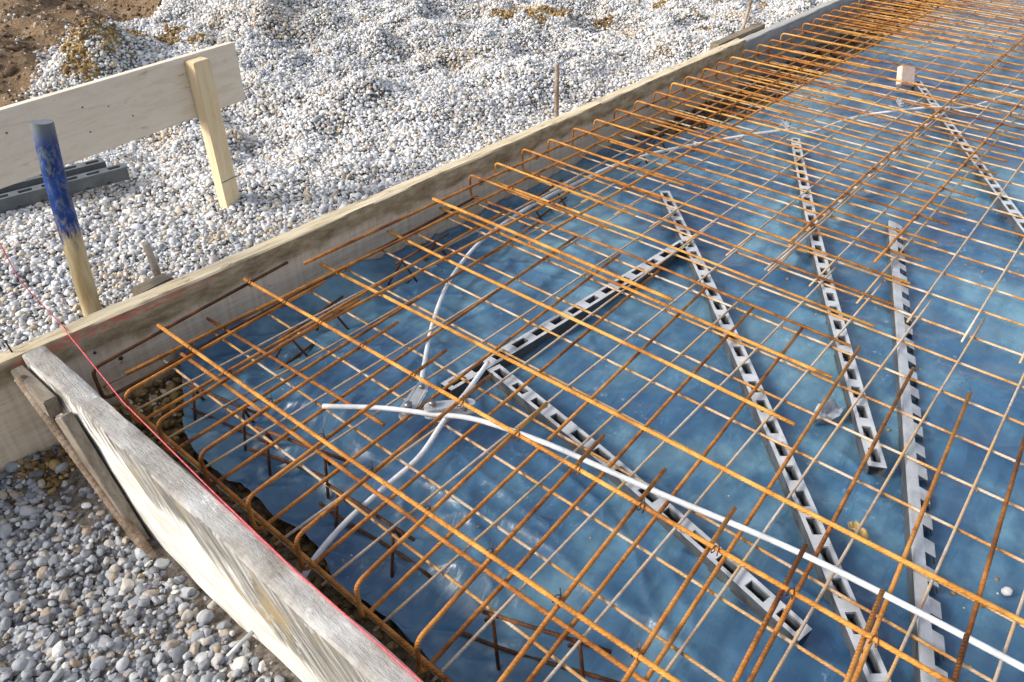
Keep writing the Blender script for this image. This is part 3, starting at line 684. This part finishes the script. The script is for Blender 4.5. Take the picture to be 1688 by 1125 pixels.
# ------------------------------------------------------------------ plastic spacer strips
def spacer(name, p0, p1, mat, label, wid=0.042, hgt=0.038, pitch=0.0785, roll=0.0, z=-0.047, flanged=True, bow=0.0, phase=0.0):
    """inverted channel with rectangular holes in the top and notched splayed sides, built along local x"""
    import bmesh
    L = math.hypot(p1[0] - p0[0], p1[1] - p0[1]); n = max(2, int(round(L / pitch))); pt = L / n
    bm = bmesh.new(); tk = 0.0035; W = wid / 2; hw = 0.0112; ho = pt * 0.30
    def V(x, y, z_): return bm.verts.new((x, y + bow * math.sin(math.pi * min(max(x / L, 0), 1)), z_))
    def quad(a, b, c, d): bm.faces.new((a, b, c, d))
    flare = -0.005
    for k in range(n):
        x0, x1 = k * pt, (k + 1) * pt; xm = (x0 + x1) / 2; xs = [x0, xm - ho, xm + ho, x1]; ys = [-W, -hw, hw, W]
        g = [[V(x, y, hgt) for y in ys] for x in xs]
        for i in range(3):
            for j in range(3):
                if i == 1 and j == 1: continue
                quad(g[i][j], g[i + 1][j], g[i + 1][j + 1], g[i][j + 1])
        # hole lip
        lip = [g[1][1], g[2][1], g[2][2], g[1][2]]; low = [V(v.co.x, v.co.y - bow * math.sin(math.pi * min(max(v.co.x / L, 0), 1)), hgt - 0.020) for v in lip]
        for i in range(4): quad(lip[i], low[i], low[(i + 1) % 4], lip[(i + 1) % 4])
        rb = [V(xs[1] + 0.004, 0.001, 0.020), V(xs[2] - 0.004, 0.003, 0.020), V(xs[2] - 0.004, 0.006, 0.014), V(xs[1] + 0.004, 0.004, 0.014)]; quad(*rb)
        fl = [V(x0, -W * 0.9, 0.003), V(x1, -W * 0.9, 0.003), V(x1, W * 0.9, 0.003), V(x0, W * 0.9, 0.003)]; fk = bm.faces.new(fl); fk.material_index = 1  # dark floor added, its colour stands for the shade inside the holes
        for s in (-1, 1):
            e = [g[i][0 if s < 0 else 3] for i in range(4)]
            foot = [0.010, 0.0, 0.0, 0.010]                     # notched lower edge
            b_ = [V(xs[i], s * (W + flare * (hgt - foot[i]) / hgt), foot[i]) for i in range(4)]
            mid = [V(xs[i], s * (W + flare * 0.35), hgt * 0.62) for i in range(4)]
            for i in range(3):
                q1 = (e[i], mid[i], mid[i + 1], e[i + 1]); q2 = (mid[i], b_[i], b_[i + 1], mid[i + 1])
                if s > 0: q1, q2 = q1[::-1], q2[::-1]
                quad(*q1)
                if i == 1: quad(*q2)
                else: quad(*q2)
            if False:                                          # little outward feet
                f0, f1 = b_[1], b_[2]
                a = V(xs[1], s * (W + flare + 0.009), 0.002); c = V(xs[2], s * (W + flare + 0.009), 0.002)
                quad(*((f0, a, c, f1) if s < 0 else (f0, f1, c, a)))
    bmesh.ops.remove_doubles(bm, verts=bm.verts, dist=0.0003)
    me = bpy.data.meshes.new(name); bm.to_mesh(me); bm.free()
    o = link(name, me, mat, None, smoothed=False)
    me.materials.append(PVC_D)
    md = o.modifiers.new('wall', 'SOLIDIFY'); md.thickness = 0.0028; md.offset = -1
    o.location = (p0[0], p0[1], z); o.rotation_euler = (roll, 0, math.atan2(p1[1] - p0[1], p1[0] - p0[0]))
    return tag(o, label, 'spacer', 'plastic spacer strips')
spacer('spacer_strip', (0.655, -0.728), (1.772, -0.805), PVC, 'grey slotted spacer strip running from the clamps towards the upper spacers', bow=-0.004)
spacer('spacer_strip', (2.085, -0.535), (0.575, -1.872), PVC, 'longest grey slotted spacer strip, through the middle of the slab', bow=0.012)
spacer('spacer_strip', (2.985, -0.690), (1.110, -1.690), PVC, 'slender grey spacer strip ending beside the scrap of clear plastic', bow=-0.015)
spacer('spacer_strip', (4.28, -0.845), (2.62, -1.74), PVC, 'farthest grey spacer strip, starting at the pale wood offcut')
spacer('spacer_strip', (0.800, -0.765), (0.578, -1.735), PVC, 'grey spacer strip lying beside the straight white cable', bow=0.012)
# the tipped strip: a tall web with a comb of tabs, lying on its side
def tipped(p0, p1, label):
    import bmesh
    L = math.hypot(p1[0] - p0[0], p1[1] - p0[1]); n = int(round(L / 0.079)); pt = L / n; bm = bmesh.new()
    def V(*a): return bm.verts.new(a)
    rows = [(-0.017, 0.001), (-0.017, 0.036), (-0.013, 0.040), (0.010, 0.034)]
    for k in range(n):
        x0, xm, x1 = k * pt, (k + 0.52) * pt, (k + 1) * pt
        g = [[V(x, y, z) for y, z in rows] for x in (x0, xm, x1)]
        for i in range(2):
            for j in range(3): bm.faces.new((g[i][j], g[i + 1][j], g[i + 1][j + 1], g[i][j + 1]))
        a, b = g[0][3], g[1][3]
        c = V(xm, 0.034, 0.024); d = V(x0, 0.034, 0.024); bm.faces.new((a, b, c, d))
        e = V(xm, 0.038, 0.006); f = V(x0, 0.038, 0.006); bm.faces.new((d, c, e, f))
    bmesh.ops.remove_doubles(bm, verts=bm.verts, dist=0.0003)
    me = bpy.data.meshes.new('spacer_strip'); bm.to_mesh(me); bm.free()
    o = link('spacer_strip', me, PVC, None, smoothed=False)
    md = o.modifiers.new('wall', 'SOLIDIFY'); md.thickness = 0.0028
    o.location = (p0[0], p0[1], -0.047); o.rotation_euler.z = math.atan2(p1[1] - p0[1], p1[0] - p0[0])
    return tag(o, label, 'spacer', 'plastic spacer strips')
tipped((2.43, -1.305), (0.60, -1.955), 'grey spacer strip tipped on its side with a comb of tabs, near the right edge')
# two strips lying on the gravel
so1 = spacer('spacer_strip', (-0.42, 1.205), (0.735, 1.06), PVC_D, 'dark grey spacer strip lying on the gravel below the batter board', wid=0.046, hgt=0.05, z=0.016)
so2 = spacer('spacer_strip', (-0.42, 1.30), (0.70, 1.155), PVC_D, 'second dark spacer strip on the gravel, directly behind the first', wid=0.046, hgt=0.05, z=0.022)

# ------------------------------------------------------------------ white conductors and clamps
def cable(pts, r, label, n=8):
    o = tube('cable', catmull(pts, n), r, COND, None, 10); return tag(o, label, 'cable', 'white round conductors in the slab')
cable([(5.0, -1.47, -0.014), (4.561, -1.325, -0.014), (4.031, -1.183, -0.014), (3.771, -1.035, 0.012), (3.463, -0.80, -0.012), (3.099, -0.71, -0.012), (2.965, -0.62, 0.012), (2.562, -0.361, -0.014),
       (2.235, -0.253, -0.015), (1.922, -0.227, -0.015), (1.657, -0.22, -0.015), (1.337, -0.258, -0.014), (1.069, -0.354, -0.013), (0.848, -0.491, -0.006), (0.655, -0.646, 0.010), (0.59, -0.700, 0.004)], 0.0065,
      'long white cable curving along the long board down to the left clamp')
cable([(0.370, -0.588, 0.0315), (0.462, -0.705, 0.032), (0.525, -0.812, 0.033), (0.580, -0.905, 0.033), (0.625, -1.075, 0.033), (0.648, -1.234, 0.033), (0.669, -1.379, 0.033), (0.711, -1.636, 0.033), (0.728, -1.868, 0.033), (0.735, -2.2, 0.033), (0.73, -2.6, 0.033)], 0.0065,
      'straight white cable lying across the mesh to the lower right corner')
cable([(0.772, -0.772, 0.0275), (0.66, -0.805, 0.022), (0.540, -0.838, 0.022), (0.428, -0.862, -0.004), (0.31, -0.865, -0.015), (0.20, -0.872, -0.02), (0.10, -0.89, -0.03), (0.045, -0.90, -0.06), (0.012, -0.905, -0.085)], 0.0065,
      'short white cable bending from the right clamp to the short board')
stub = tube('cable', [(-0.05, -0.865, -0.134), (-0.085, -0.866, -0.138), (-0.118, -0.868, -0.143)], 0.0046, ZINC, None, 10)
tag(stub, 'grey cable stub sticking out under the short board into the gravel', 'cable')
def clamp(loc, yaw, label, tilt=0.0, sc=1.2):
    import bmesh
    t = empty('clamp', loc); t.scale = (sc, sc, sc); t.rotation_euler = (tilt, 0, yaw); tag(t, label, 'clamp', 'conductor clamps')
    def plate(z, th, name):
        bm = bmesh.new(); prof = []
        L, wd = 0.078, 0.015
        for k in range(9): a = math.pi / 2 + math.pi * k / 8; prof.append((-L / 2 + wd * math.cos(a), wd * math.sin(a)))
        for k in range(9): a = -math.pi / 2 + math.pi * k / 8; prof.append((L / 2 + wd * 0.8 * math.cos(a), wd * 0.8 * math.sin(a)))
        lo = [bm.verts.new((x, y, z + 0.004 * math.sin(x * 40 + 1))) for x, y in prof]; hi = [bm.verts.new((x, y, z + th + 0.004 * math.sin(x * 40 + 1))) for x, y in prof]
        bm.faces.new(lo[::-1]); bm.faces.new(hi)
        for i in range(len(prof)): bm.faces.new((lo[i], lo[(i + 1) % len(prof)], hi[(i + 1) % len(prof)], hi[i]))
        me = bpy.data.meshes.new(name); bm.to_mesh(me); bm.free(); return link(name, me, ZINC, t, smoothed=False)
    plate(0.012, 0.004, 'upper_plate'); plate(-0.006, 0.004, 'lower_plate')
    b = tube('bolt', [(-0.036, 0, -0.010), (-0.036, 0, 0.019)], 0.0045, BOLT, t, 12); tube('bolt_head', [(-0.036, 0, 0.0175), (-0.036, 0, 0.0255)], 0.0085, BOLT, b, 6)
    b = tube('bolt', [(0.03, 0, -0.010), (0.03, 0, 0.021)], 0.0035, BOLT, t, 12); tube('bolt_head', [(0.03, 0, 0.0165), (0.03, 0, 0.0225)], 0.0065, BOLT, b, 6)
clamp((0.545, -0.726, 0.012), 0.36, 'zinc clamp with bolt at the end of the long curved cable', 0.2)
clamp((0.566, -0.832, 0.030), -0.75, 'zinc clamp where the straight and the short cable cross', -0.1)
clamp((2.985, -0.635, 0.036), 0.9, 'small clamp on the long cable at the head of the slender spacer', 0.0, 0.75)
clamp((3.66, -0.93, 0.040), 0.6, 'small clamp on the long cable near the farthest spacer', 0.0, 0.7)

# ------------------------------------------------------------------ things behind and in front of the boards
def ribbed(name, a, b, r, mat, label, lean=None):
    a, b = Vector(a), Vector(b); L = (b - a).length; n = int(L / 0.005); pts = []; rad = []
    for k in range(n + 1):
        pts.append(a.lerp(b, k / n)); rad.append(r * (1.0 + (0.07 if k % 3 == 0 else -0.02)))
    o = tube(name, pts, rad, mat, None, 10); return tag(o, label, 'steel stake', 'rusty steel stakes holding the boards')
ribbed('steel_stake', (0.375, 0.132, -0.05), (0.385, 0.195, 0.185), 0.0105, PIN, 'short rusty steel stake behind the board next to the blue handle')
ribbed('steel_stake', (2.30, 0.160, -0.05), (2.275, 0.160, 0.305), 0.0100, PIN, 'tall thin rusty stake behind the middle of the long board')
ribbed('steel_stake', (4.06, 0.150, -0.05), (4.27, 0.20, 0.25), 0.0115, PIN, 'leaning brown stake beside the loose batten at the far board')
ribbed('steel_stake', (-0.088, -0.062, 0.118), (-0.083, -0.50, -0.19), 0.0125, PIN, 'leaning ribbed steel stake against the outside of the short board')
st = box('timber_wedge', (0.330, 0.092, 0.082), (0.105, 0.050, 0.085), OLD_W, None, 0.004, Matrix.Rotation(0.12, 3, 'Z')); tag(st, 'small weathered wooden block wedged behind the long board by the short stake', 'wooden wedge')
bt = box('timber_batten', (3.93, 0.087, 0.118), (0.62, 0.055, 0.05), OLD_W, None, 0.004, Matrix.Rotation(0.02, 3, 'Z')); tag(bt, 'old wooden batten lying along the back of the far long board', 'batten')
# timber props between the leaning stake and the short board
wedge = empty('timber_prop', (-0.06, -0.25, 0.0)); tag(wedge, 'weathered grey timber prop jammed between leaning stake and short board', 'timber prop')
def tapered(name, top, bot, w0, w1, d, mat, parent, loc):
    top, bot = Vector(top) - Vector(loc), Vector(bot) - Vector(loc)
    t = (bot - top).normalized(); side = Vector((0, 1, 0)); side = (side - t * side.dot(t)).normalized(); nrm = t.cross(side)
    V = []
    for p, ww in ((top, w0), (bot, w1)):
        for sx, sy in ((-1, -1), (1, -1), (1, 1), (-1, 1)): V.append(p + side * sx * ww / 2 + nrm * sy * d / 2)
    F = [(0, 1, 5, 4), (1, 2, 6, 5), (2, 3, 7, 6), (3, 0, 4, 7), (3, 2, 1, 0), (4, 5, 6, 7)]
    me = mesh(name, V, F); o = link(name, me, mat, parent, smoothed=False)
    md = o.modifiers.new('edge', 'BEVEL'); md.width = 0.003; md.segments = 2; return o
GREY_W, _ = wood_mat('grey_prop_wood', (0.24, 0.20, 0.155), (0.13, 0.105, 0.075), (0.34, 0.30, 0.25), (12, 2, 5), 5, 0.3)
tapered('stud', (-0.074, -0.235, 0.095), (-0.072, -0.43, -0.19), 0.075, 0.05, 0.026, GREY_W, wedge, (-0.06, -0.25, 0.0))
box('packer', (-0.016, 0.145, 0.095), (0.030, 0.18, 0.05), GREY_W, wedge, 0.003)

# blue-painted stake
o = empty('wooden_stake', (0.205, 0.235, 0.0)); tag(o, 'round wooden stake with worn blue paint leaning behind the long board', 'stake')
axis_ = [(0.192, 0.222, -0.12), (0.198, 0.226, 0.05), (0.215, 0.236, 0.24), (0.232, 0.246, 0.42), (0.249, 0.252, 0.552), (0.250, 0.2525, 0.562)]
pp = catmull([Vector(a) for a in axis_], 8); rr = [0.0265 if i > 14 else 0.0255 - 0.002 * math.sin(i) * 0.2 for i in range(len(pp))]
rr[-1] *= 0.80; rr[-2] *= 0.93; rr[-3] *= 0.99
V, F = tube_data(pp, rr, 20); me = mesh('shaft', V, F); sh = link('shaft', me, STAKE, None); sh.parent = o; sh.matrix_parent_inverse = Matrix.Translation(-o.location)
try: me.set_sharp_from_angle(angle=R(45))
except Exception: pass

# batter board
bb = empty('batter_board', (0.6, 0.58, 0.0)); tag(bb, 'pale new pine batter board nailed to a post in the gravel', 'batter board')
yaw = math.atan2(0.132, 0.808); RZ = Matrix.Rotation(yaw, 3, 'Z'); O = Vector((1.060, 0.655, 0))
def bbp(u, v, z): return O + RZ @ Vector((u, v, 0)) + Vector((0, 0, z)) - bb.location
box('board', bbp(-0.80, 0.014, 0.4305), (1.60, 0.026, 0.200), PINE, bb, 0.002, RZ)
pw = RZ @ Matrix.Rotation(R(-0.5), 3, 'Y')
box('post', bbp(-0.185, -0.0245, 0.195), (0.066, 0.047, 0.65), POST_W, bb, 0.003, pw)
for u, z in ((-0.83, 0.47), (-0.72, 0.45), (-0.60, 0.475), (-0.45, 0.405), (-0.60, 0.40), (-0.52, 0.455)):
    tube('knot', [bbp(u, 0.002, z), bbp(u, -0.0003, z)], random.uniform(0.002, 0.0035), simple('knot_wood', (0.10, 0.05, 0.02), (0.24, 0.12, 0.05), 60) if 'knot_wood' not in bpy.data.materials else bpy.data.materials['knot_wood'], bb, 9)
tube('pencil_line', [bbp(-0.219, -0.0488, 0.10), bbp(-0.153, -0.0488, 0.103)], 0.0012, NAIL, bb, 6)

# red string
s = catmull([(0.106, 0.4965, 0.345), (0.086, 0.37, 0.205), (0.071, 0.254, 0.168), (0.066, 0.052, 0.1385), (0.060, 0.012, 0.1385)], 10)
s += [Vector((0.0205, -0.35, 0.138)), Vector((0.003, -0.735, 0.1375)), Vector((-0.006, -1.0, 0.139)), Vector((-0.004, -1.6, 0.139)), Vector((-0.01, -2.6, 0.139))]
o = tube('string', s, 0.0014, STRING, None, 6); tag(o, 'thin red builders string stretched over the boards', 'string')

# small litter
ws = box('wood_offcut', (4.20, -0.80, 0.020), (0.10, 0.035, 0.10), PALE_W, None, 0.003, Matrix.Rotation(-0.45, 3, 'Z') @ Matrix.Rotation(-0.5, 3, 'X') @ Matrix.Rotation(0.25, 3, 'Y')); tag(ws, 'pale pinkish wood offcut lying on the mesh at the end of a spacer', 'wood offcut')
def blob(name, loc, size, mat, label, cat, seed, crumple=0.5, group=None):
    import bmesh
    bm = bmesh.new(); bmesh.ops.create_icosphere(bm, subdivisions=3, radius=0.5); r2 = np.random.default_rng(seed)
    for v in bm.verts:
        p = v.co * 3.0; q = float(fbm(np.array(p.x + p.z), np.array(p.y - p.z), seed)) ; v.co *= 1 + crumple * q
        v.co = Vector((v.co.x * size[0], v.co.y * size[1], v.co.z * size[2]))
    me = bpy.data.meshes.new(name); bm.to_mesh(me); bm.free(); o = link(name, me, mat); o.location = loc
    o.rotation_euler.z = r2.uniform(0, 6); return tag(o, label, cat, group)
blob('pebble', (0.955, -2.005, -0.030), (0.022, 0.018, 0.016), STONE, 'pinkish white pebble lying on the blue film near the right edge', 'pebble', 4, 0.25)
blob('pebble', (0.975, -2.065, -0.034), (0.020, 0.014, 0.010), STONE, 'small oval white pebble on the film closest to the right edge', 'pebble', 5, 0.15)
def crumpled(name, loc, s, mat, label, cat, seed, yaw=0.0):
    n = 16; u = np.linspace(-0.5, 0.5, n); U, Vv = np.meshgrid(u, u * 0.55, indexing='ij')
    zz_ = 0.5 * fbm(U * 4 + seed, Vv * 5, seed, 3) + 0.35 * np.abs(fbm(U * 3, Vv * 3 + seed, seed + 5, 2))
    P = np.stack([U * s + 0.15 * s * fbm(U * 3, Vv * 3, seed + 2), Vv * s, (zz_ - zz_.min()) * s * 0.55], -1)
    P[:, :, 1] *= (0.35 + 0.65 * np.clip(1.2 - np.abs(U * 2.2 + 0.3 * vnoise(U * 5, Vv * 5, seed)), 0, 1))
    o = link(name, grid_mesh(name, P), mat); o.location = loc; o.rotation_euler.z = yaw
    md = o.modifiers.new('thickness', 'SOLIDIFY'); md.thickness = 0.002
    return tag(o, label, cat)
crumpled('plastic_scrap', (1.235, -1.525, -0.036), 0.10, TRASH, 'crumpled scrap of clear plastic on the film between two spacers', 'plastic scrap', 3, -0.35)
crumpled('wood_chip', (0.905, -1.725, -0.036), 0.06, CHIP, 'curled ochre wood chip on the film right of the longest spacer', 'wood chip', 12, 0.9)
